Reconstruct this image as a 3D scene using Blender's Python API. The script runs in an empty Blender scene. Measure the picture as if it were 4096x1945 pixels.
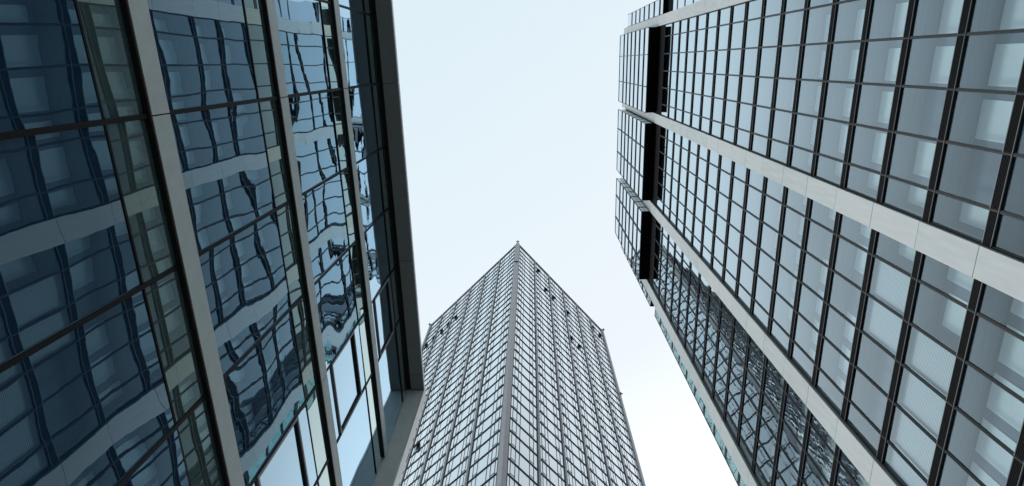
import bpy, math, random
from mathutils import Vector, Matrix

random.seed(7)
scene = bpy.context.scene
COL = scene.collection

# ------------------------------------------------------------------ camera
# world axes: +X across the street, +Y along the street, +Z up; the eye is the origin, 1.6 m above ground
FPX = 2295.53
RX, RY, RZ = 0.304036455, 0.0374452002, -0.0179469762
Rm = Matrix.Rotation(RZ, 3, 'Z') @ Matrix.Rotation(RY, 3, 'Y') @ Matrix.Rotation(RX, 3, 'X')
cam_d = bpy.data.cameras.new('camera')
cam = bpy.data.objects.new('camera', cam_d)
COL.objects.link(cam)
cam_d.sensor_width = 36.0
cam_d.lens = FPX / 4096 * 36.0
cam_d.clip_start = 0.05
cam_d.clip_end = 5000
r, dn, fw = Rm[0], Rm[1], Rm[2]
M = Matrix((( r[0], -dn[0], -fw[0]), (r[1], -dn[1], -fw[1]), (r[2], -dn[2], -fw[2])))
cam.matrix_world = M.to_4x4()
scene.camera = cam

# ------------------------------------------------------------------ world and sun
SUN_EL, SUN_AZ = math.radians(30), math.radians(-75)      # azimuth measured from +Y towards +X
world = bpy.data.worlds.new('World')
scene.world = world
world.use_nodes = True
nt = world.node_tree
nt.nodes.clear()
N = nt.nodes.new
out = N('ShaderNodeOutputWorld')
bg = N('ShaderNodeBackground')
sky = N('ShaderNodeTexSky')
sky.sky_type = 'NISHITA'
sky.sun_disc = False
sky.sun_elevation = SUN_EL
sky.sun_rotation = SUN_AZ
sky.dust_density = 4.0
sky.air_density = 1.0
# thin bright overcast veil over the sky
veil = N('ShaderNodeMixRGB')
veil.inputs[0].default_value = 0.93
tc = N('ShaderNodeTexCoord')
sep = N('ShaderNodeSeparateXYZ')
nt.links.new(tc.outputs['Generated'], sep.inputs[0])
def madd(x, k, y):
    n = N('ShaderNodeMath'); n.operation = 'MULTIPLY_ADD'; n.inputs[1].default_value = k
    nt.links.new(x, n.inputs[0])
    if isinstance(y, float): n.inputs[2].default_value = y
    else: nt.links.new(y, n.inputs[2])
    return n.outputs[0]
noi = N('ShaderNodeTexNoise'); noi.inputs['Scale'].default_value = 1.6; noi.inputs['Detail'].default_value = 3
nt.links.new(tc.outputs['Generated'], noi.inputs['Vector'])
g0 = madd(sep.outputs['X'], 0.35, madd(sep.outputs['Y'], 0.50, madd(noi.outputs['Fac'], 0.15, 0.25)))
ramp = N('ShaderNodeValToRGB')
els = ramp.color_ramp.elements
els[0].position = 0.0; els[0].color = (5.8, 7.4, 8.5, 1)
els[1].position = 0.85; els[1].color = (13.6, 14.0, 14.4, 1)
e = els.new(0.2); e.color = (7.8, 9.2, 10.0, 1)
e = els.new(0.6); e.color = (9.35, 10.0, 10.5, 1)
nt.links.new(g0, ramp.inputs[0])
nt.links.new(sky.outputs[0], veil.inputs[1])
nt.links.new(ramp.outputs[0], veil.inputs[2])
nt.links.new(veil.outputs[0], bg.inputs[0])
bg.inputs[1].default_value = 0.1
nt.links.new(bg.outputs[0], out.inputs[0])

sl = bpy.data.lights.new('sun', 'SUN')
sl.energy = 1.0
sl.angle = math.radians(14)
sl.color = (1.0, 0.975, 0.94)
sun = bpy.data.objects.new('sun', sl)
COL.objects.link(sun)
sd = Vector((math.sin(SUN_AZ) * math.cos(SUN_EL), math.cos(SUN_AZ) * math.cos(SUN_EL), math.sin(SUN_EL)))
sun.rotation_euler = sd.to_track_quat('Z', 'Y').to_euler()
sun.location = (0, 0, 300)

scene.view_settings.view_transform = 'Standard'
scene.view_settings.look = 'None'
scene.view_settings.exposure = 0
scene.view_settings.gamma = 1
scene.cycles.max_bounces = 12
scene.cycles.glossy_bounces = 6
scene.cycles.transparent_max_bounces = 16
scene.cycles.diffuse_bounces = 3
scene.cycles.use_denoising = True
scene.cycles.caustics_reflective = True

# ------------------------------------------------------------------ helpers
GZ = -1.6          # ground level, the eye being at z = 0

class MB:
    def __init__(s):
        s.v = []; s.f = []; s.m = []
    def box(s, x0, x1, y0, y1, z0, z1, m=0):
        b = len(s.v)
        s.v += [(x0,y0,z0),(x1,y0,z0),(x1,y1,z0),(x0,y1,z0),(x0,y0,z1),(x1,y0,z1),(x1,y1,z1),(x0,y1,z1)]
        s.f += [(b,b+3,b+2,b+1),(b+4,b+5,b+6,b+7),(b,b+1,b+5,b+4),(b+1,b+2,b+6,b+5),(b+2,b+3,b+7,b+6),(b+3,b,b+4,b+7)]
        s.m += [m]*6
        return s
    def quad(s, a, b, c, d, m=0):
        k = len(s.v); s.v += [a,b,c,d]; s.f.append((k,k+1,k+2,k+3)); s.m.append(m)
        return s
    def prism(s, pts, z0, z1, m=0):
        k = len(s.v); n = len(pts)
        s.v += [(x,y,z0) for x,y in pts] + [(x,y,z1) for x,y in pts]
        s.f.append(tuple(range(k+n-1, k-1, -1))); s.f.append(tuple(range(k+n, k+2*n))); s.m += [m, m]
        for i in range(n):
            j = (i+1) % n
            s.f.append((k+i, k+j, k+n+j, k+n+i)); s.m.append(m)
        return s
    def mesh(s, name, mats):
        me = bpy.data.meshes.new(name)
        me.from_pydata(s.v, [], s.f)
        for mt in (mats if isinstance(mats, (list, tuple)) else [mats]):
            me.materials.append(mt)
        me.polygons.foreach_set('material_index', s.m)
        me.update()
        return me

WORLD = {}
def link(name, data, parent=None, loc=(0,0,0), rotz=0.0, kind=None, label=None):
    """loc is the world position; children are stored relative to their (unrotated) parent"""
    o = bpy.data.objects.new(name, data)
    COL.objects.link(o)
    loc = Vector(loc)
    if parent is not None:
        o.parent = parent
        pl, pr = WORLD[parent.name]
        o.location = Matrix.Rotation(-pr, 3, 'Z') @ (loc - pl)
        o.rotation_euler[2] = rotz - pr
    else:
        o.location = loc
        o.rotation_euler[2] = rotz
    WORLD[o.name] = (loc, rotz)
    if kind: o['kind'] = kind
    if label: o['label'] = label
    return o

def part(name, mb, mats, parent, kind=None, label=None, org=(0,0,0)):
    """mesh given in world coordinates"""
    org = Vector(org)
    me = mb.mesh(name, mats)
    if org.length: me.transform(Matrix.Translation(-org))
    return link(name, me, parent, org, 0.0, kind, label)

def thing(name, label, cat, loc):
    o = link(name, None, None, loc)
    o['label'] = label; o['category'] = cat
    return o

# ------------------------------------------------------------------ materials
def nodes(name):
    m = bpy.data.materials.new(name); m.use_nodes = True
    t = m.node_tree; t.nodes.clear()
    o = t.nodes.new('ShaderNodeOutputMaterial')
    return m, t, o

def matte(name, col, rough=0.55, var=0.08, scale=3.0, metallic=0.0, spec=0.4, stretch=(1,1,1), grain=0.0):
    m, t, o = nodes(name)
    b = t.nodes.new('ShaderNodeBsdfPrincipled')
    b.inputs['Roughness'].default_value = rough
    b.inputs['Metallic'].default_value = metallic
    b.inputs['Specular IOR Level'].default_value = spec
    tc = t.nodes.new('ShaderNodeTexCoord'); mp = t.nodes.new('ShaderNodeMapping')
    mp.inputs['Scale'].default_value = stretch
    t.links.new(tc.outputs['Object'], mp.inputs[0])
    n = t.nodes.new('ShaderNodeTexNoise'); n.inputs['Scale'].default_value = scale; n.inputs['Detail'].default_value = 5
    t.links.new(mp.outputs[0], n.inputs['Vector'])
    rp = t.nodes.new('ShaderNodeValToRGB')
    rp.color_ramp.elements[0].position = 0.3; rp.color_ramp.elements[1].position = 0.7
    rp.color_ramp.elements[0].color = tuple(c*(1-var) for c in col) + (1,)
    rp.color_ramp.elements[1].color = tuple(min(1, c*(1+var)) for c in col) + (1,)
    t.links.new(n.outputs['Fac'], rp.inputs[0])
    t.links.new(rp.outputs[0], b.inputs['Base Color'])
    if grain:
        n2 = t.nodes.new('ShaderNodeTexNoise'); n2.inputs['Scale'].default_value = 60
        bp = t.nodes.new('ShaderNodeBump'); bp.inputs['Distance'].default_value = grain; bp.inputs['Strength'].default_value = 1
        t.links.new(tc.outputs['Object'], n2.inputs['Vector']); t.links.new(n2.outputs['Fac'], bp.inputs['Height'])
        t.links.new(bp.outputs[0], b.inputs['Normal'])
    t.links.new(b.outputs[0], o.inputs[0])
    return m

def glass(name, f0, power, gloss, body=None, trans=None, waves=(), random_phase=True, rough=0.0, dirt=0.0):
    """architectural glass: a mirror layer whose share rises towards grazing, over tinted body colour or clear tint.
       waves: list of (scale, amplitude_m, (sx,sy,sz)) surface undulations"""
    m, t, o = nodes(name)
    L = t.links.new
    tc = t.nodes.new('ShaderNodeTexCoord')
    vec = tc.outputs['Object']
    if random_phase:
        oi = t.nodes.new('ShaderNodeObjectInfo')
        mul = t.nodes.new('ShaderNodeMath'); mul.operation = 'MULTIPLY'; mul.inputs[1].default_value = 90.0
        L(oi.outputs['Random'], mul.inputs[0])
        va = t.nodes.new('ShaderNodeVectorMath'); va.operation = 'ADD'
        cx = t.nodes.new('ShaderNodeCombineXYZ')
        L(mul.outputs[0], cx.inputs[0]); L(mul.outputs[0], cx.inputs[2])
        L(vec, va.inputs[0]); L(cx.outputs[0], va.inputs[1])
        vec = va.outputs[0]
    h = None
    for sc, amp, st in waves:
        mp = t.nodes.new('ShaderNodeMapping'); mp.inputs['Scale'].default_value = st
        L(vec, mp.inputs[0])
        n = t.nodes.new('ShaderNodeTexNoise'); n.inputs['Scale'].default_value = sc; n.inputs['Detail'].default_value = 0.0
        L(mp.outputs[0], n.inputs['Vector'])
        k = t.nodes.new('ShaderNodeMath'); k.operation = 'MULTIPLY_ADD'; k.inputs[1].default_value = amp
        L(n.outputs['Fac'], k.inputs[0])
        if h is not None: L(h, k.inputs[2])
        else: k.inputs[2].default_value = 0
        h = k.outputs[0]
    g = t.nodes.new('ShaderNodeBsdfGlossy'); g.inputs['Color'].default_value = (*gloss, 1); g.inputs['Roughness'].default_value = rough
    if h is not None:
        bp = t.nodes.new('ShaderNodeBump'); bp.inputs['Strength'].default_value = 1.0; bp.inputs['Distance'].default_value = 1.0
        L(h, bp.inputs['Height']); L(bp.outputs[0], g.inputs['Normal'])
    if trans is not None:
        b = t.nodes.new('ShaderNodeBsdfTransparent'); b.inputs['Color'].default_value = (*trans, 1)
    else:
        b = t.nodes.new('ShaderNodeBsdfDiffuse'); b.inputs['Color'].default_value = (*body, 1)
    # share of the mirror layer
    ge = t.nodes.new('ShaderNodeNewGeometry')
    dt = t.nodes.new('ShaderNodeVectorMath'); dt.operation = 'DOT_PRODUCT'
    L(ge.outputs['Incoming'], dt.inputs[0]); L(ge.outputs['Normal'], dt.inputs[1])
    ab = t.nodes.new('ShaderNodeMath'); ab.operation = 'ABSOLUTE'; L(dt.outputs['Value'], ab.inputs[0])
    om = t.nodes.new('ShaderNodeMath'); om.operation = 'SUBTRACT'; om.inputs[0].default_value = 1; L(ab.outputs[0], om.inputs[1])
    ma = t.nodes.new('ShaderNodeValToRGB')
    e = ma.color_ramp.elements
    pts = [(0.0, 0.05), (0.38, 0.13), (0.57, 0.37), (0.65, 0.59), (0.72, 0.77), (0.80, 0.88), (1.0, 1.0)]
    lift = lambda v: f0 + (1-f0)*(v**power)
    e[0].position = 0; e[0].color = (lift(.05),)*3 + (1,)
    e[1].position = 1; e[1].color = (1, 1, 1, 1)
    for p_, v_ in pts[1:-1]:
        q = e.new(p_); q.color = (lift(v_),)*3 + (1,)
    L(om.outputs[0], ma.inputs[0])
    mx = t.nodes.new('ShaderNodeMixShader')
    L(ma.outputs[0], mx.inputs[0]); L(b.outputs[0], mx.inputs[1]); L(g.outputs[0], mx.inputs[2])
    last = mx.outputs[0]
    if dirt:
        df = t.nodes.new('ShaderNodeBsdfDiffuse'); df.inputs['Color'].default_value = (0.6, 0.62, 0.62, 1)
        n = t.nodes.new('ShaderNodeTexNoise'); n.inputs['Scale'].default_value = 2.2; n.inputs['Detail'].default_value = 6
        mp = t.nodes.new('ShaderNodeMapping'); mp.inputs['Scale'].default_value = (1, 3.0, 0.6); L(vec, mp.inputs[0]); L(mp.outputs[0], n.inputs['Vector'])
        rr = t.nodes.new('ShaderNodeMapRange'); rr.inputs[1].default_value = 0.35; rr.inputs[2].default_value = 0.75
        rr.inputs[3].default_value = 0.0; rr.inputs[4].default_value = dirt
        L(n.outputs['Fac'], rr.inputs[0])
        m2 = t.nodes.new('ShaderNodeMixShader'); L(rr.outputs[0], m2.inputs[0]); L(last, m2.inputs[1]); L(df.outputs[0], m2.inputs[2])
        last = m2.outputs[0]
    L(last, o.inputs[0])
    return m

MT = {}
# left building
MT['blue_glass'] = glass('blue_glass', 0.01, 0.95, (0.61, 0.84, 1.0), body=(0.007, 0.028, 0.058),
    waves=[(0.65, 0.010, (1, 1, 1)), (2.2, 0.0009, (1, 1, 0.8)), (9.0, 0.00006, (1, 1, 1))], dirt=0.01)
MT['green_glass'] = glass('green_glass', 0.01, 1.05, (0.70, 0.86, 0.85), body=(0.040, 0.066, 0.066),
    waves=[(0.65, 0.006, (1, 1, 1)), (2.2, 0.0006, (1, 1, 0.8))], dirt=0.02)
MT['band_panel'] = matte('band_panel', (0.46, 0.49, 0.475), 0.45, 0.05, 6.0, grain=0.0002)
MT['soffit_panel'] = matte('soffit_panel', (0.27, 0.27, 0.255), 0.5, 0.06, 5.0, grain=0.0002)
MT['fin_panel'] = matte('fin_panel', (0.46, 0.47, 0.45), 0.5, 0.05, 5.0, grain=0.0002)
MT['edge_metal'] = matte('edge_metal', (0.62, 0.60, 0.58), 0.35, 0.04, 5.0, metallic=0.5)
MT['black_gap'] = matte('black_gap', (0.006, 0.006, 0.007), 0.7, 0.2)
MT['rust_gap'] = matte('rust_gap', (0.05, 0.016, 0.012), 0.5, 0.2)
MT['dark_frame'] = matte('dark_frame', (0.007, 0.006, 0.006), 0.5, 0.1, spec=0.12)
MT['grey_frame'] = matte('grey_frame', (0.20, 0.18, 0.19), 0.4, 0.08)
MT['inner_dark'] = matte('inner_dark', (0.03, 0.03, 0.035), 0.8, 0.1)
# right building
MT['clear_glass'] = glass('clear_glass', 0.0, 1.0, (0.82, 0.94, 1.0), trans=(0.80, 0.90, 0.93),
    waves=[(0.5, 0.005, (1, 1, 1)), (2.4, 0.0005, (1, 1.2, 0.8)), (5.5, 0.00022, (1, 1.4, 0.5))])
MT['crown_glass'] = glass('crown_glass', 0.0, 0.8, (0.86, 0.93, 0.99), body=(0.16, 0.19, 0.21),
    waves=[(0.5, 0.010, (1, 1, 1)), (2.8, 0.0007, (1, 1.3, 1.0))])
MT['teal_glass'] = glass('teal_glass', 0.0, 1.8, (0.7, 0.85, 0.85), trans=(0.60, 0.80, 0.79),
    waves=[(0.6, 0.02, (1, 1, 1)), (3.0, 0.0012, (1, 1.3, 1))])
MT['stone'] = matte('pilaster_panel', (0.61, 0.64, 0.63), 0.5, 0.07, 1.5, grain=0.0002, stretch=(1, 2.5, 0.35))
MT['stone_b'] = matte('pilaster_panel_greyer', (0.585, 0.615, 0.61), 0.5, 0.07, 1.2, grain=0.0002, stretch=(1, 2.5, 0.35))
MT['stone_c'] = matte('pilaster_panel_paler', (0.64, 0.66, 0.645), 0.5, 0.05, 1.8, grain=0.0002, stretch=(1, 2.5, 0.35))
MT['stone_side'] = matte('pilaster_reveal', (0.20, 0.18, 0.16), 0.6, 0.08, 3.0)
MT['louvre'] = matte('louvre', (0.008, 0.008, 0.010), 0.5, 0.1, spec=0.15)
MT['louvre_back'] = matte('louvre_back', (0.003, 0.003, 0.004), 0.8, 0.1)
MT['soffit_black'] = matte('soffit_black', (0.004, 0.004, 0.005), 0.75, 0.2, spec=0.1)
MT['mullion'] = matte('mullion', (0.012, 0.017, 0.019), 0.4, 0.1, spec=0.3)
MT['alu'] = matte('alu_trim', (0.17, 0.19, 0.20), 0.4, 0.06, metallic=0.4)
MT['ceiling'] = matte('cavity_ceiling', (0.30, 0.32, 0.36), 0.7, 0.10, 1.5, stretch=(6, 0.4, 1))
MT['inner_wall'] = matte('inner_wall', (0.14, 0.17, 0.215), 0.8, 0.12, 0.5, stretch=(1, 3, 0.3))
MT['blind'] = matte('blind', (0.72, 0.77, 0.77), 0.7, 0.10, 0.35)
_b = MT['blind'].node_tree.nodes['Principled BSDF']        # faint glow added to the blinds to brighten them behind the glass
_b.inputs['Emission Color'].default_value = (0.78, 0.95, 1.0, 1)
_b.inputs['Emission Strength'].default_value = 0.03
# tower
MT['tower_glass'] = glass('tower_glass', 0.15, 0.8, (0.92, 0.97, 1.0), body=(0.56, 0.63, 0.67),
    waves=[(0.5, 0.012, (1, 1, 1)), (2.5, 0.0010, (1, 1, 1))])
MT['column'] = matte('tower_column', (0.36, 0.36, 0.37), 0.45, 0.08, 1.0)
MT['column_joint'] = matte('column_joint', (0.10, 0.10, 0.10), 0.6)
MT['ledge'] = matte('tower_ledge', (0.022, 0.018, 0.017), 0.5, 0.2)
MT['tower_line'] = matte('tower_mullion', (0.035, 0.032, 0.036), 0.5, 0.1)
MT['parapet'] = matte('tower_parapet', (0.018, 0.012, 0.011), 0.6, 0.2)
MT['orange'] = matte('lamp_orange', (0.45, 0.16, 0.05), 0.4)
MT['roofing'] = matte('roofing', (0.12, 0.12, 0.12), 0.9)

def striped_blind():
    m, t, o = nodes('venetian_blind')
    b = t.nodes.new('ShaderNodeBsdfPrincipled'); b.inputs['Roughness'].default_value = 0.5
    tc = t.nodes.new('ShaderNodeTexCoord')
    w = t.nodes.new('ShaderNodeTexWave'); w.wave_type = 'BANDS'; w.bands_direction = 'Z'; w.inputs['Scale'].default_value = 3.6
    t.links.new(tc.outputs['Object'], w.inputs['Vector'])
    rp = t.nodes.new('ShaderNodeValToRGB')
    rp.color_ramp.elements[0].color = (0.22, 0.24, 0.26, 1); rp.color_ramp.elements[1].color = (0.72, 0.75, 0.74, 1)
    t.links.new(w.outputs['Fac'], rp.inputs[0]); t.links.new(rp.outputs[0], b.inputs['Base Color'])
    t.links.new(b.outputs[0], o.inputs[0])
    return m
MT['venetian'] = striped_blind()

# ------------------------------------------------------------------ ground
def ground_mat(name, col, sc=4):
    return matte(name, col, 0.85, 0.15, sc)
def slab(name, x0, x1, y0, y1, z0, z1, mt):
    o = part(name, MB().box(x0, x1, y0, y1, z0, z1), mt, None, 'structure')
    return o
g = MB().quad((-2500,-2500,GZ-0.14), (2500,-2500,GZ-0.14), (2500,2500,GZ-0.14), (-2500,2500,GZ-0.14))
part('ground', g, ground_mat('ground_asphalt', (0.06, 0.06, 0.06)), None, 'structure')
slab('road', 3.0, 11.5, -300, 300, GZ-0.139, GZ-0.13, ground_mat('asphalt', (0.05, 0.05, 0.052), 9))
slab('pavement', -4.3, 2.85, -300, 300, GZ-0.12, GZ, ground_mat('paving', (0.30, 0.29, 0.27), 2))
slab('kerb', 2.86, 2.99, -300, 300, GZ-0.12, GZ-0.005, ground_mat('kerb_stone', (0.38, 0.37, 0.35), 5))
slab('kerb', 11.51, 11.64, -300, 300, GZ-0.12, GZ-0.005, ground_mat('kerb_stone_far', (0.38, 0.37, 0.35), 5))
slab('pavement', 11.65, 17.3, -300, 300, GZ-0.12, GZ, ground_mat('paving_far', (0.30, 0.29, 0.27), 2))

# ================================================================== left building
XL = -4.1
YS, YE = -13.5, 9.95
left = thing('glass_building', 'low blue glass building with pale floor bands and framed roof edge, on the left', 'building', (XL, YS, GZ))
body = MB().box(-30, -4.22, YS+0.05, YE, GZ, 16.9)
part('wall', body, [MT['inner_dark']], left)
BAND_Z = [(-0.46, -0.16), (2.84, 3.14), (6.14, 6.45), (9.44, 9.74), (12.74, 13.06)]
ROOF_Z = 16.1
JY = [0.43-1.72*i for i in range(8, 0, -1)] + [0.43, 2.13, 3.84, 5.66, 7.33, 9.93]
for (z0, z1) in BAND_Z:
    mb = MB()
    segs = [(YS, -9.9), (-9.9, -4.75), (-4.75, 0.43), (0.43, 5.66), (5.66, 9.9)]
    for a, b in segs:
        mb.box(-4.19, -4.045, a+0.008, b-0.008, z0, z1, 0)
        mb.box(-4.19, -4.060, b-0.008, b+0.008, z0+0.003, z1-0.003, 1)
    mb.box(-4.2, -4.065, YS+0.01, 9.88, z0-0.028, z0-0.001, 1)
    mb.box(-4.065, -4.052, YS+0.01, 9.88, z0-0.020, z0-0.001, 2)       # dark red drip edge
    mb.box(-4.215, -4.19, YS+0.01, 9.9, z0-0.08, z0-0.028, 1)         # shadow gap
    part('floor_band', mb, [MT['band_panel'], MT['black_gap'], MT['rust_gap']], left)
tops = [(-0.16, 2.84), (3.14, 6.14), (6.45, 9.44), (9.74, 12.74), (13.06, ROOF_Z)]
rnd = random.Random(3)
SAG = 0.0034        # metres of dish per square metre of half height
LEAN = [0, 0, 0.003, 0.010, 0.013]       # outward lean of the glass, storey by storey (rad)
def pane_left(name, y0, y1, z0, z1, mt, parent=None, tilt=0.004, x=XL, org_x=None):
    w, h = (y1-y0)/2, (z1-z0)/2
    cy, cz = (y0+y1)/2, (z0+z1)/2
    a, b = rnd.uniform(-tilt, tilt), rnd.uniform(-tilt, tilt)
    if name != 'spandrel_glass': b -= LEAN[0 if z0 < 5 else 2 if z0 < 9.5 else 3 if z0 < 12.8 else 4]
    sag = SAG*h*h*rnd.uniform(0.8, 1.15); sy = 0.0010*rnd.uniform(-0.4, 1.2)
    mb = MB()
    NN = 10
    # front face: a very slightly dished pane (the sag of a sealed unit)
    for iz in range(NN+1):
        for iy in range(NN+1):
            dy, dz = -w + 2*w*iy/NN, -h + 2*h*iz/NN
            mb.v.append((x - 0.012 + a*dy + b*dz - sag*(1-(dz/h)**2) - sy*(1-(dy/w)**2), cy+dy, cz+dz))
    for iz in range(NN):
        for iy in range(NN):
            k = iz*(NN+1)+iy
            mb.f.append((k, k+1, k+NN+2, k+NN+1)); mb.m.append(0)
    k = len(mb.v)
    c = [(-w,-h), (w,-h), (w,h), (-w,h)]
    mb.v += [(x - 0.012 + a*p + b*q, cy+p, cz+q) for p, q in c] + [(x-0.05, cy+p, cz+q) for p, q in c]
    mb.f += [(k+7,k+6,k+5,k+4), (k,k+4,k+5,k+1), (k+1,k+5,k+6,k+2), (k+2,k+6,k+7,k+3), (k+3,k+7,k+4,k)]
    mb.m += [0]*5
    me = mb.mesh(name, [mt])
    me.polygons.foreach_set('use_smooth', [i < NN*NN for i in range(len(me.polygons))])
    me.transform(Matrix.Translation((-x, -cy, -cz)))
    return link(name, me, parent or left, (x, cy, cz))
for fi, (z0, z1) in enumerate(tops):
    if z1 < 2: continue
    zt = z1 - 0.64 if fi < 4 else z1 - 0.78
    ze = z1 - 0.034 if fi < 4 else z1 - 0.05
    for j in range(len(JY)-1):
        a, b = JY[j]+0.028, JY[j+1]-0.028
        has_open = (abs(JY[j]-5.66) < .01) and fi >= 1
        if not has_open:
            w = pane_left('window', a, b, z0-0.02, zt-0.015, MT['blue_glass'])
        else:
            w0, w1 = z0+0.44, min(zt-0.5, z0+1.9)
            w1 = z0 + 1.88
            # fixed glass below, above and beside the opening light
            w = pane_left('window', a, b, w1+0.05, zt-0.015, MT['blue_glass'])
            pane_left('window', a, b, z0-0.02, w0-0.05, MT['blue_glass'], w, tilt=0.003)
            y0, y1 = a+0.02, b-0.02
            f = MB()
            f.box(-4.22, -4.080, y0-0.045, y0, w0-0.045, w1+0.045, 0)
            f.box(-4.22, -4.080, y1, y1+0.045, w0-0.045, w1+0.045, 0)
            f.box(-4.22, -4.080, y0, y1, w1, w1+0.045, 0)
            f.box(-4.22, -4.080, y0, y1, w0-0.045, w0, 0)
            # inner dark rebate and sash
            f.box(-4.219, -4.10, y0+0.001, y0+0.02, w0+0.001, w1-0.001, 1)
            f.box(-4.219, -4.10, y1-0.03, y1-0.001, w0+0.001, w1-0.001, 1)
            f.box(-4.219, -4.10, y0+0.02, y1-0.03, w1-0.03, w1-0.001, 1)
            f.box(-4.218, -4.13, y0+0.02, y0+0.045, w0+0.001, w1-0.03, 0)
            f.box(-4.218, -4.13, y0+0.045, y1-0.05, w0+0.001, w0+0.025, 0)
            fr = part('opening_frame', f, [MT['grey_frame'], MT['black_gap']], w)
            pane_left('opening_sash', y0+0.045, y1-0.032, w0+0.026, w1-0.032, MT['blue_glass'], w, tilt=0.004, x=-4.115)
        sp = pane_left('spandrel_glass', a, b, zt+0.015, ze, MT['green_glass'], tilt=0.004)
    mb = MB().box(-4.18, XL-0.004, YS, 9.9, zt-0.014, zt+0.014)
    mb.box(-4.19, XL-0.03, YS, 9.9, zt-0.03, zt+0.03)
    part('transom', mb, [MT['dark_frame']], left)
mj = 0
for j in JY[:-1]:
    for fi, (z0, z1) in enumerate(tops):
        if z1 < 2: continue
        p = 0.022 if abs(j-0.43) < .01 else 0.004
        hw = 0.026
        mb = MB().box(-4.2, XL+p, j-hw, j+hw, z0-0.02, z1-0.034 if fi < 4 else z1-0.02)
        part('mullion', mb, [MT['dark_frame']], left)
# roof frame
mb = MB()
ends = [YS, -9.8, -4.7, 0.43, 5.55, 9.40, 9.93]
for a, b in zip(ends[:-1], ends[1:]):
    mb.box(-4.02, -3.62, a+0.006, b-0.006, ROOF_Z, ROOF_Z+0.10, 0)
mb.box(-4.10, -3.70, YS+0.01, 9.93, ROOF_Z+0.012, ROOF_Z+0.09, 1)
mb.box(-4.2, -4.022, YS+0.01, 9.93, ROOF_Z+0.02, ROOF_Z+0.09, 1)
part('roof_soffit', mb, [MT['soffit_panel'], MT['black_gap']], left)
mb = MB()
for a, b in zip(ends[:-1], ends[1:]):
    mb.box(-3.62, -3.59, a+0.005, b-0.005 if b < 9.9 else 10.3, ROOF_Z-0.012, ROOF_Z+0.12, 0)
mb.box(-4.3, -3.95, YS, 10.26, ROOF_Z+0.11, ROOF_Z+0.9, 1)
mb.box(-3.949, -3.621, YS, 10.27, ROOF_Z+0.101, ROOF_Z+0.118, 1)
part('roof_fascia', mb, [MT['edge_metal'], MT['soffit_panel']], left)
# end fin
mb = MB()
zs = [GZ, 1.5, 5.1, 8.4, 11.7, ROOF_Z-0.015]
for a, b in zip(zs[:-1], zs[1:]):
    mb.box(-4.06, -3.625, 9.95, 10.28, a+0.006, b-0.006, 0)
mb.box(-4.3, -3.64, 9.965, 10.26, GZ, ROOF_Z-0.02, 1)
mb.box(-4.3, -4.063, 9.94, 9.962, GZ, ROOF_Z-0.02, 0)
part('end_fin', mb, [MT['fin_panel'], MT['black_gap']], left)
mb = MB().box(-3.624, -3.585, 9.93, 10.3, GZ, ROOF_Z-0.02)
part('fin_edge', mb, [MT['edge_metal']], left)
part('roof', MB().box(-30, -4.31, YS+0.05, YE+0.3, 16.91, 17.05), [MT['roofing']], left)

# ================================================================== right building
AG, AP, AC = 17.36, 17.08, 15.90
FP = 3.557
ZB = [74.53 - FP*k for k in range(0, 22)]         # lower edge of each louvred floor band
BH = 0.50
H1 = 82.2
HL = 78.75
HT = 107.6
bays = [(-4.11, 7.19, 1.54), (8.49, 19.75, 14.12), (21.25, 32.0, 26.62)]
right = thing('office_tower', 'tall dark glass high-rise with pale piers and a crown with black underside, on the right', 'skyscraper', (AG, 14.0, GZ))
part('wall', MB().box(18.5, 52, -5.3, 33.6, GZ, HT-0.6), [MT['inner_wall']], right)
part('roof', MB().box(17.5, 52, -5.2, 33.5, HT-0.6, HT-0.1), [MT['roofing']], right)
# floor slabs with the cavity ceiling on their underside
for k, zb in enumerate(ZB + [HL+0.15]):
    y0, y1 = (-5.3, 33.6)
    part('floor_slab', MB().box(AG+0.06, 18.49, y0, y1, zb+0.03, zb+0.42), [MT['ceiling']], right)

# windows, spandrels
cands = []
for bi, (y0, y1, c) in enumerate(bays):
    ys = [y0] + [c + 2.12*i for i in (-2, -1, 0, 1, 2)] + [y1]
    for k, zb in enumerate(ZB[:-1]):
        zlo, zhi = ZB[k+1]+BH, zb
        for i in range(6):
            cands.append((bi, k, i, ys[i]+0.055, ys[i+1]-0.055, zlo, zhi))
    for i in range(6):
        cands.append((bi, -1, i, ys[i]+0.055, ys[i+1]-0.055, ZB[0]+BH, HL))
def area(c):
    """size in the picture of a pane (0 when out of frame)"""
    pts = []
    for y, z in ((c[3], c[5]), (c[4], c[5]), (c[4], c[6]), (c[3], c[6])):
        v = Rm @ Vector((AG, y, z))
        if v.z < 0.05 or z < 0.5: return 0
        pts.append((v.x/v.z*FPX, v.y/v.z*FPX))
    cx, cy = sum(p[0] for p in pts)/4, sum(p[1] for p in pts)/4
    if abs(cx) > 2200 or abs(cy) > 1080: return 0
    s = 0
    for i in range(4):
        s += pts[i][0]*pts[(i+1)%4][1]-pts[(i+1)%4][0]*pts[i][1]
    return abs(s)/2
cands.sort(key=area, reverse=True)
cache = {}
rw = random.Random(11)
NOBLIND = {(1, 16, 3)}
def pane_kind(c):
    bi, k, i = c[0], c[1], c[2]
    if bi == 1 and i in (2, 3, 4, 5) and k == 14 or (bi == 1 and k == 13 and i in (1, 2)): return 'venetian'
    h = (bi*131 + k*37 + i*17) % 23
    if (bi, k) == (0, 16) and i in (4, 5): return 'none'
    if (bi, k) == (1, 13) and i in (3, 4, 5): return 'none'
    if k < 4: return 'none'
    return 'none' if h in (3, 11) else 'blind'
rest_glass, rest_blind = MB(), MB()
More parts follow.
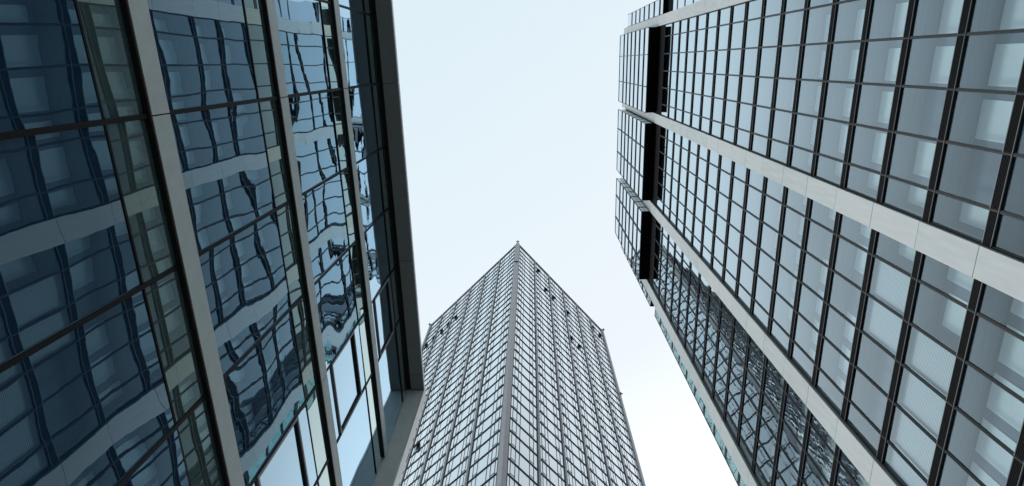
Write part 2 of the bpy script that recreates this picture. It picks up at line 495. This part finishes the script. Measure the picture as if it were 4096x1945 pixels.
for n, c in enumerate(cands):
    bi, k, i, y0, y1, z0, z1 = c
    kind = pane_kind(c)
    bt = 0.14 if (bi*5 + k*3 + i*7) % 9 else (0.45, 0.75, 0.05)[(k+i) % 3]
    if n < 100:
        a, b = rw.uniform(-0.0016, 0.0016), rw.uniform(-0.0012, 0.0012)
        cy, cz = (y0+y1)/2, (z0+z1)/2
        mb = MB()
        q = [(y0, z0), (y1, z0), (y1, z1), (y0, z1)]
        mb.v = [(AG + a*(y-cy) + b*(z-cz), y, z) for y, z in q]
        mb.f = [(0, 3, 2, 1)]; mb.m = [0]
        w = part('window', mb, [MT['clear_glass']], right, org=(AG, cy, cz))
        if kind == 'blind':
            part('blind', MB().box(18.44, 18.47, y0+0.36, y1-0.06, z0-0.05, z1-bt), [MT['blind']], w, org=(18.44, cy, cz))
        elif kind == 'venetian':
            part('blind', MB().box(17.62, 17.64, y0+0.02, y1-0.02, z0-0.02, z1+0.026), [MT['venetian']], w, org=(17.62, cy, cz))
    else:
        a, b = rw.uniform(-0.0014, 0.0014), rw.uniform(-0.0010, 0.0010)
        F_ = lambda y, z: (AG + a*(y-(y0+y1)/2) + b*(z-(z0+z1)/2), y, z)
        rest_glass.quad(F_(y0, z0), F_(y0, z1), F_(y1, z1), F_(y1, z0))
        if kind == 'blind':
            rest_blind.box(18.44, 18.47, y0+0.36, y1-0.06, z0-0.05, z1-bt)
rest_glass.m = [0]*len(rest_glass.f)
w = part('window', rest_glass, [MT['clear_glass']], right, kind='stuff')
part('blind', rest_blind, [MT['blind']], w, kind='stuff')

# louvred floor bands: one mesh per bay, shared by all floors
def band_mesh(y0, y1, x=AG, h=BH, p=0.07):
    mb = MB()
    mb.box(-0.01, 0.05, y0, y1, 0.0, h, 1)
    nf = 7
    for q in range(nf):
        z = 0.09 + (h-0.14)*q/(nf-1)
        mb.box(-p, -0.01, y0, y1, z-0.011, z+0.011, 0)
    mb.box(-p-0.005, 0.0, y0, y1, h-0.028, h+0.004, 2)
    mb.box(-p-0.015, -0.01, y0, y1, 0.035, 0.055, 2)
    mb.box(-p-0.01, -0.0101, y0, y1, -0.004, 0.03, 0)
    return mb.mesh('floor_band', [MT['louvre'], MT['louvre_back'], MT['alu']])
for bi, (y0, y1, c) in enumerate(bays):
    cy = (y0+y1)/2
    me = band_mesh(y0-cy, y1-cy)
    for zb in ZB:
        link('floor_band', me, right, (AG, cy, zb))
    for i in (-2, -1, 0, 1, 2):
        y = c + 2.12*i
        mb = MB().box(AG-0.055, AG+0.03, y-0.066, y+0.066, GZ, HL, 0)
        mb.box(AG-0.068, AG-0.055, y-0.030, y-0.018, GZ, HL, 0)
        mb.box(AG-0.080, AG-0.055, y-0.010, y+0.045, GZ, HL, 0)
        part('mullion', mb, [MT['mullion'], MT['alu']], right, org=(AG, y, 0))
    # dark plant storey just beneath the crown
    mb = MB().box(AG-0.02, AG+0.3, y0, y1, HL, H1+0.1)
    part('plant_louvre', mb, [MT['soffit_black']], right)
    # dark side rails next to the piers
    mb = MB().box(AG-0.06, AG+0.02, y0-0.001, y0+0.07, GZ, HL).box(AG-0.06, AG+0.02, y1-0.07, y1+0.001, GZ, HL)
    part('side_rail', mb, [MT['mullion']], right)

# pale piers
PT = 111.3
piers = [(-5.41, -4.112), (7.192, 8.488), (19.752, 21.248), (32.002, 33.68)]
pj = [39.28 - FP*k for k in range(-20, 12)]
pj = [PT] + [z for z in pj if GZ+0.5 < z < PT-1] + [GZ]
for y0, y1 in piers:
    mb = MB()
    for q, (a, b) in enumerate(zip(pj[:-1], pj[1:])):
        off = ((q*7 + int(y0)) % 5 - 2)*0.0015
        mb.box(AP+off, AP+0.05, y0, y1, b+0.014, a-0.014, (0, 2, 0, 3, 2, 0, 3)[(q*3 + int(y0*2)) % 7])
    mb.box(AP+0.045, AP+0.0499, y0+0.02, y1-0.02, GZ, PT-0.02, 4)
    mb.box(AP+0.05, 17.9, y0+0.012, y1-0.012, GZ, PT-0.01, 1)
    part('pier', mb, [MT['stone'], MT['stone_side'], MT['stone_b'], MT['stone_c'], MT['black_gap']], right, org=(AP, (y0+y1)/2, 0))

# crown boxes
CR = [102.86, 99.27, 95.69, 92.10, 88.52, 84.93]
crowns = [(-4.05, 7.15), (8.59, 19.70), (21.30, 32.0)]
for bi, (y0, y1) in enumerate(crowns):
    c = bays[bi][2]
    mb = MB().box(AC+0.06, AG+0.1, y0+0.03, y1-0.03, H1, HT-0.02, 0)
    cb = part('crown_box', mb, [MT['soffit_black']], right)
    g = MB()
    lev = [HT] + CR + [H1]
    ys = [y0, c-2.11*1.0, c+2.11, y1]
    for a, b in zip(lev[:-1], lev[1:]):
        for u, v in zip(ys[:-1], ys[1:]):
            g.box(AC, AC+0.05, u+0.04, v-0.04, b+0.02, a-0.42 if a < HT else a-0.05, 0)
    part('crown_window', g, [MT['crown_glass']], cb)
    g = MB()
    for yy, s in ((y0, 1), (y1, -1)):
        for a, b in zip(lev[:-1], lev[1:]):
            ya, yb = sorted((yy+s*0.0, yy+s*0.03))
            g.box(AC+0.10, AC+0.55, ya, yb, b+0.1, a-0.45, 0)
            g.box(AC+0.62, AP-0.02, ya, yb, b+0.1, a-0.45, 0)
    part('side_window', g, [MT['crown_glass']], cb, kind='stuff')
    g = MB()
    for z in CR:
        g.box(AC-0.08, AC+0.06, y0, y1, z, z+0.42, 0)
        g.box(AC-0.09, AC-0.08, y0, y1, z-0.004, z+0.03, 1)
    g.box(AC-0.06, AC+0.06, y0, y1, HT-0.05, HT+0.05, 0)
    g.box(AC-0.03, AC+0.08, y0-0.01, y1+0.01, H1-0.05, H1+0.02, 1)
    part('crown_band', g, [MT['mullion'], MT['alu']], cb)
    g = MB()
    for y in (c-2.11, c+2.11):
        g.box(AC-0.14, AC+0.055, y-0.05, y+0.05, H1-0.02, HT+0.02, 0)
    g.box(AC-0.05, AC+0.08, y0-0.02, y0+0.05, H1-0.01, HT+0.02, 0)
    g.box(AC-0.05, AC+0.08, y1-0.05, y1+0.02, H1-0.01, HT+0.02, 0)
    part('crown_mullion', g, [MT['mullion']], cb)

# narrow glazed wings beyond the outermost piers
def wing(ya, yb, yc, hs, sgn, gm):
    """crown part from ya to yb, glass screen below from ya to yc"""
    lo, hi = sorted((ya, yb))
    mb = MB().box(AP+0.06, 17.8, lo, hi, hs, HT-0.1, 0)
    cb = part('crown_wing', mb, [MT['soffit_black']], right)
    g = MB(); lv = [z for z in [HT] + CR + [81.35] if z > hs+0.5] + [hs]
    for a, b in zip(lv[:-1], lv[1:]):
        g.box(AP, AP+0.05, lo+0.03, hi-0.03, b+0.02, a-0.4, 0)
    part('crown_window', g, [MT['crown_glass']], cb)
    g = MB()
    for z in lv[1:-1]:
        g.box(AP-0.06, AP+0.06, lo, hi, z, z+0.42, 0)
    g.box(AP-0.04, AP+0.07, lo, lo+0.05, hs, HT, 0).box(AP-0.04, AP+0.07, hi-0.05, hi, hs, HT, 0)
    part('crown_band', g, [MT['mullion']], cb)
    lo, hi = sorted((ya, yc))
    g = MB()
    xs = 17.74
    zz = [hs] + [z for z in ZB if z < hs-1]
    for a, b in zip(zz[:-1], zz[1:]):
        g.box(xs, xs+0.03, lo, hi-0.04, b+0.42, a-0.01, 0)
    gs = part('glass_screen', g, [gm], right)
    g = MB()
    for z in zz[1:]:
        g.box(xs-0.03, xs+0.10, lo, hi-0.03, z, z+0.40, 0)
    g.box(xs-0.03, xs+0.05, hi-0.05, hi, GZ, hs, 0)
    part('screen_band', g, [MT['mullion']], gs)
    # return pane behind the screen
wing(33.69, 34.9, 36.3, 78.65, 1, MT['teal_glass'])
wing(-5.42, -7.45, -7.7, 79.6, -1, MT['crown_glass'])

# ================================================================== centre tower
TH = 178.9
C0 = Vector((-0.02876*TH, 0.3142*TH, 0))
C1 = Vector((0.1282*TH, 0.4924*TH, 0))
C2 = Vector((-0.2003*TH, 0.4768*TH, 0))
C3 = C1 + C2 - C0
tower = thing('hotel_tower', 'tall pale gridded tower standing cornerwise between the two glass buildings', 'skyscraper', (C0.x, C0.y, GZ))
cen = (C0+C1+C2+C3)/4
ins = lambda p, k: (cen + (p-cen)*k)
pts = [(ins(p, 0.985).x, ins(p, 0.985).y) for p in (C0, C1, C3, C2)]
part('wall', MB().prism(pts, GZ, TH-1.2), [MT['inner_wall']], tower)
TP = 3.463
TZ = [176.9 - TP*k for k in range(52) if 176.9 - TP*k > 0]
S0, SP, SW = 8.14, 6.89, 0.25
def cell_mesh(w, mirror, dark_side=True):
    """one storey of one bay, local frame: +X along the face from the corner, -Y outward, Z up from the ledge"""
    fr, gl = MB(), MB()
    sg = -1 if mirror else 1
    hh = TP
    def bx(mb, a, b, y0, y1, z0, z1, m=0):
        x0, x1 = sorted((sg*a, sg*b))
        mb.box(x0, x1, y0, y1, z0, z1, m)
    bx(fr, 0, w, -0.14, 0.02, -0.055, 0.115, 0)              # ledge
    bx(fr, 0, w, -0.01, 0.02, hh-0.09, hh-0.055, 1)         # shadow line under next ledge
    xs = [0] + [w*q for q in (0.10, 0.245, 0.37, 0.71, 0.85)] + [w]
    for x in xs[1:-1]:
        bx(fr, x-0.055, x+0.055, -0.04, 0.02, 0.115, hh-0.09, 1)
    for a, b in ((xs[1], xs[2]), (xs[4], xs[5])):
        bx(fr, a+0.045, b-0.045, -0.05, 0.02, 0.62, 0.70, 1)
    bx(fr, 0, 0.14, -0.11, 0.02, 0.115, hh-0.055, 0)
    bx(fr, w-0.14, w, -0.11, 0.02, 0.115, hh-0.055, 0)
    x0, x1 = sorted((sg*0.14, sg*(w-0.14)))
    gl.box(x0, x1, 0.0, 0.03, 0.06, hh-0.09)
    return gl, fr
FACES = []
for (P, Q, mirror) in ((C0, C1, False), (C0, C2, True)):
    u = (Q-P).normalized()
    if not mirror: n = Vector((u.y, -u.x, 0)); ang = math.atan2(u.y, u.x)
    else: n = Vector((-u.y, u.x, 0)); ang = math.atan2(-u.y, -u.x)
    FACES.append((P, u, n, ang, mirror, (Q-P).length))
# the hidden pair of faces
for (P, Q) in ((C1, C3), (C3, C2)):
    pass
edges = []
a0 = 0.93
for b in range(6):
    s1 = S0 + SP*b - SW
    edges.append((a0, s1))
    a0 = S0 + SP*b + SW
cells = []
for fi, (P, u, n, ang, mirror, LN) in enumerate(FACES):
    for b, (s0, s1) in enumerate(edges[:6]):
        s1 = min(s1, LN-0.6)
        for k in range(1, len(TZ)):
            z = TZ[k]
            cc = P + u*((s0+s1)/2)
            v = Rm @ Vector((cc.x, cc.y, z+1.7))
            px, py = v.x/v.z*FPX, v.y/v.z*FPX
            vis = abs(px) < 2100 and abs(py) < 1000 and px > -640 + (0 if py < 600 else -300)
            cells.append((0 if not vis else 1.0/z, fi, b, k, s0, s1))
cells.sort(key=lambda c: -c[0])
cm = {}
rest_g, rest_f = MB(), MB()
def add_xf(dst, src, mw):
    k = len(dst.v)
    dst.v += [tuple(mw @ Vector(v)) for v in src.v]
    dst.f += [tuple(i+k for i in f) for f in src.f]
    dst.m += src.m
src_cache = {}
for n_, (ar, fi, b, k, s0, s1) in enumerate(cells):
    P, u, nn, ang, mirror, LN = FACES[fi]
    key = (round(s1-s0, 3), mirror)
    if key not in src_cache:
        src_cache[key] = cell_mesh(s1-s0, mirror)
    glb, frb = src_cache[key]
    org = P + u*s0
    org = Vector((org.x, org.y, TZ[k]))
    if n_ < 100:
        if key not in cm:
            cm[key] = (glb.mesh('window', [MT['tower_glass']]), frb.mesh('window_frame', [MT['ledge'], MT['tower_line']]))
        w = link('window', cm[key][0], tower, org, ang)
        link('frame', cm[key][1], w, org, ang)
    else:
        mw = Matrix.Translation(org) @ Matrix.Rotation(ang, 4, 'Z')
        add_xf(rest_g, glb, mw); add_xf(rest_f, frb, mw)
w = part('window', rest_g, [MT['tower_glass']], tower, kind='stuff')
part('frame', rest_f, [MT['ledge'], MT['tower_line']], w, kind='stuff')

def face_box(mb, F, s0, s1, d0, d1, z0, z1, m=0):
    """box on a face: s along, d outward"""
    P, u, nn = F[0], F[1], F[2]
    k = len(mb.v)
    q = [P+u*s0+nn*d0, P+u*s1+nn*d0, P+u*s1+nn*d1, P+u*s0+nn*d1]
    mb.v += [(p.x, p.y, z0) for p in q] + [(p.x, p.y, z1) for p in q]
    mb.f += [(k,k+3,k+2,k+1),(k+4,k+5,k+6,k+7),(k,k+1,k+5,k+4),(k+1,k+2,k+6,k+5),(k+2,k+3,k+7,k+6),(k+3,k,k+4,k+7)]
    mb.m += [m]*6
for F in FACES:
    LN = F[5]
    for b in range(5):
        s = S0 + SP*b
        mb = MB()
        for k in range(len(TZ)):
            z1 = TZ[k-1] if k else TH-0.15
            face_box(mb, F, s-SW, s+SW, -0.1, 0.18, TZ[k]+0.012, z1-0.012, 0)
        face_box(mb, F, s-SW+0.01, s+SW-0.01, -0.1, 0.16, GZ, TH-0.2, 1)
        face_box(mb, F, s-0.05, s+0.05, 0.18, 0.22, GZ, TH-0.2, 0)
        part('pilaster', mb, [MT['column'], MT['column_joint']], tower)
    # parapet bays
    for b, (s0, s1) in enumerate(edges):
        mb = MB()
        face_box(mb, F, s0, min(s1, LN-0.6), -0.1, 0.06, TZ[0]-0.1, TH-0.3, 0)
        face_box(mb, F, s0+0.01, min(s1, LN-0.6)-0.01, -0.1, 0.14, TH-0.3, TH-0.12, 0)
        part('parapet_louvre', mb, [MT['parapet']], tower)
# corner columns
def corner(P, ua, ub, na, nb):
    mb = MB()
    def ring(w, d, z0, z1, m):
        o = P + na*d + nb*d
        pts = [o, P+ua*w+na*d, P+ua*w-na*0.3, P+ub*w-nb*0.3, P+ub*w+nb*d]
        # outer corner of the two offset faces
        den = ua.x*ub.y-ua.y*ub.x
        diff = (P+nb*d)-(P+na*d)
        t = (diff.x*ub.y-diff.y*ub.x)/den
        pts[0] = P+na*d+ua*t
        pl = [(p.x, p.y) for p in pts]
        ar = sum(pl[i][0]*pl[(i+1)%5][1]-pl[(i+1)%5][0]*pl[i][1] for i in range(5))
        if ar < 0: pl.reverse()
        mb.prism(pl, z0, z1, m)
    for k in range(len(TZ)):
        z1 = TZ[k-1] if k else TH
        ring(0.62, 0.30, TZ[k]+0.01, z1-0.01, 0)
        ring(0.84, 0.16, TZ[k]+0.012, z1-0.012, 0)
    ring(0.60, 0.285, GZ, TH-0.1, 1)
    part('corner_column', mb, [MT['column'], MT['column_joint']], tower)
uR, nR = FACES[0][1], FACES[0][2]; uL, nL = FACES[1][1], FACES[1][2]
corner(C0, uR, uL, nR, nL)
corner(C1, -uR, uL, nR, -nL)
corner(C2, uR, -uL, -nR, nL)
part('roof', MB().prism(pts, TH-1.19, TH-0.7), [MT['roofing']], tower)
# roof lamps on the corners, lamps on the column and on the right edge
def lamp(p, z, d, mt):
    mb = MB()
    mb.box(p.x-0.07, p.x+0.07, p.y-0.07, p.y+0.07, z-0.2, z+0.7, 0)
    mb.box(p.x-0.55, p.x+0.55, p.y-0.10, p.y+0.10, z+0.65, z+0.85, 0)
    mb.box(p.x-0.18, p.x+0.18, p.y-0.35, p.y+0.35, z+0.50, z+1.0, 0)
    part('roof_lamp', mb, [mt], tower)
lamp(C0 + (nR+nL)*0.2, TH, 1, MT['tower_line'])
lamp(C1 + (nR-nL)*0.3, TH, 1, MT['tower_line'])
lamp(C2 + (nL-nR)*0.3, TH, 1, MT['tower_line'])
lamp(C1 + (nR-nL)*0.3, 139, 1, MT['tower_line'])
mb = MB()
q = C0 + (nR+nL)*0.55
mb.box(q.x-0.22, q.x+0.22, q.y-0.25, q.y+0.25, 158.2, 158.9, 0).box(q.x-0.6, q.x-0.2, q.y-0.12, q.y+0.12, 158.5, 158.7, 1).box(q.x+0.2, q.x+0.6, q.y-0.12, q.y+0.12, 158.5, 158.7, 1)
part('warning_lamp', mb, [MT['orange'], MT['tower_line']], tower)
# opened sashes
OPEN = [(0, 9.9, 172.8), (0, 13.11, 162.6), (0, 16.6, 162.5), (0, 23.2, 162.1), (0, 36.5, 172.1), (0, 40.2, 172.1), (0, 23.1, 144.8), (0, 26.5, 144.9),
        (1, 26.7, 162.0), (1, 29.9, 161.3), (1, 33.1, 161.3), (1, 36.7, 161.6), (1, 40.2, 161.4), (1, 26.7, 99.2), (1, 30.2, 99.2)]
for fi, s, z in OPEN:
    F = FACES[fi]
    P, u, nn = F[0], F[1], F[2]
    mb = MB()
    k = 0
    w = 0.5
    def pt(ss, dd, zz):
        p = P + u*ss + nn*dd
        return (p.x, p.y, zz)
    # hinged at the top, pushed out at the bottom, with dark cheeks
    o = 0.72
    zt, zbm = z+1.0, z-1.0
    mb.quad(pt(s-w, 0.10, zt), pt(s+w, 0.10, zt), pt(s+w, o, zbm), pt(s-w, o, zbm), 0)
    mb.quad(pt(s-w, 0.02, zt), pt(s-w, o-0.1, zbm-0.02), pt(s+w, o-0.1, zbm-0.02), pt(s+w, 0.02, zt), 1)
    mb.quad(pt(s-w, 0.02, zt), pt(s-w, 0.10, zt), pt(s-w, o, zbm), pt(s-w, o-0.1, zbm-0.02), 1)
    mb.quad(pt(s+w, 0.02, zt), pt(s+w, o-0.1, zbm-0.02), pt(s+w, o, zbm), pt(s+w, 0.10, zt), 1)
    mb.quad(pt(s-w, o, zbm), pt(s+w, o, zbm), pt(s+w, o-0.1, zbm-0.02), pt(s-w, o-0.1, zbm-0.02), 1)
    face_box(mb, F, s-w, s+w, 0.04, 0.06, zbm+0.1, zt, 1)
    part('open_window', mb, [MT['tower_glass'], MT['ledge']], tower, label='window pushed open, dark against the glass')
# plain curtain walls of the two far faces
def far_face(P, Q):
    mb = MB()
    u = (Q-P).normalized(); L = (Q-P).length
    n2 = Vector((u.y, -u.x, 0))
    if (P+n2-cen).length < (P-cen).length: n2 = -n2
    F = (P, u, n2)
    face_box(mb, F, 0.85, L-0.85, -0.3, 0.0, GZ, TH-1, 0)
    for z in TZ:
        face_box(mb, F, 0.85, L-0.85, 0.0, 0.15, z-0.1, z+0.1, 1)
    for b in range(5):
        s = S0 + SP*b
        face_box(mb, F, s-SW, s+SW, 0.0, 0.24, GZ, TH-0.2, 2)
    part('back_facade', mb, [MT['tower_glass'], MT['ledge'], MT['column']], tower)
far_face(C1, C3)
far_face(C2, C3)
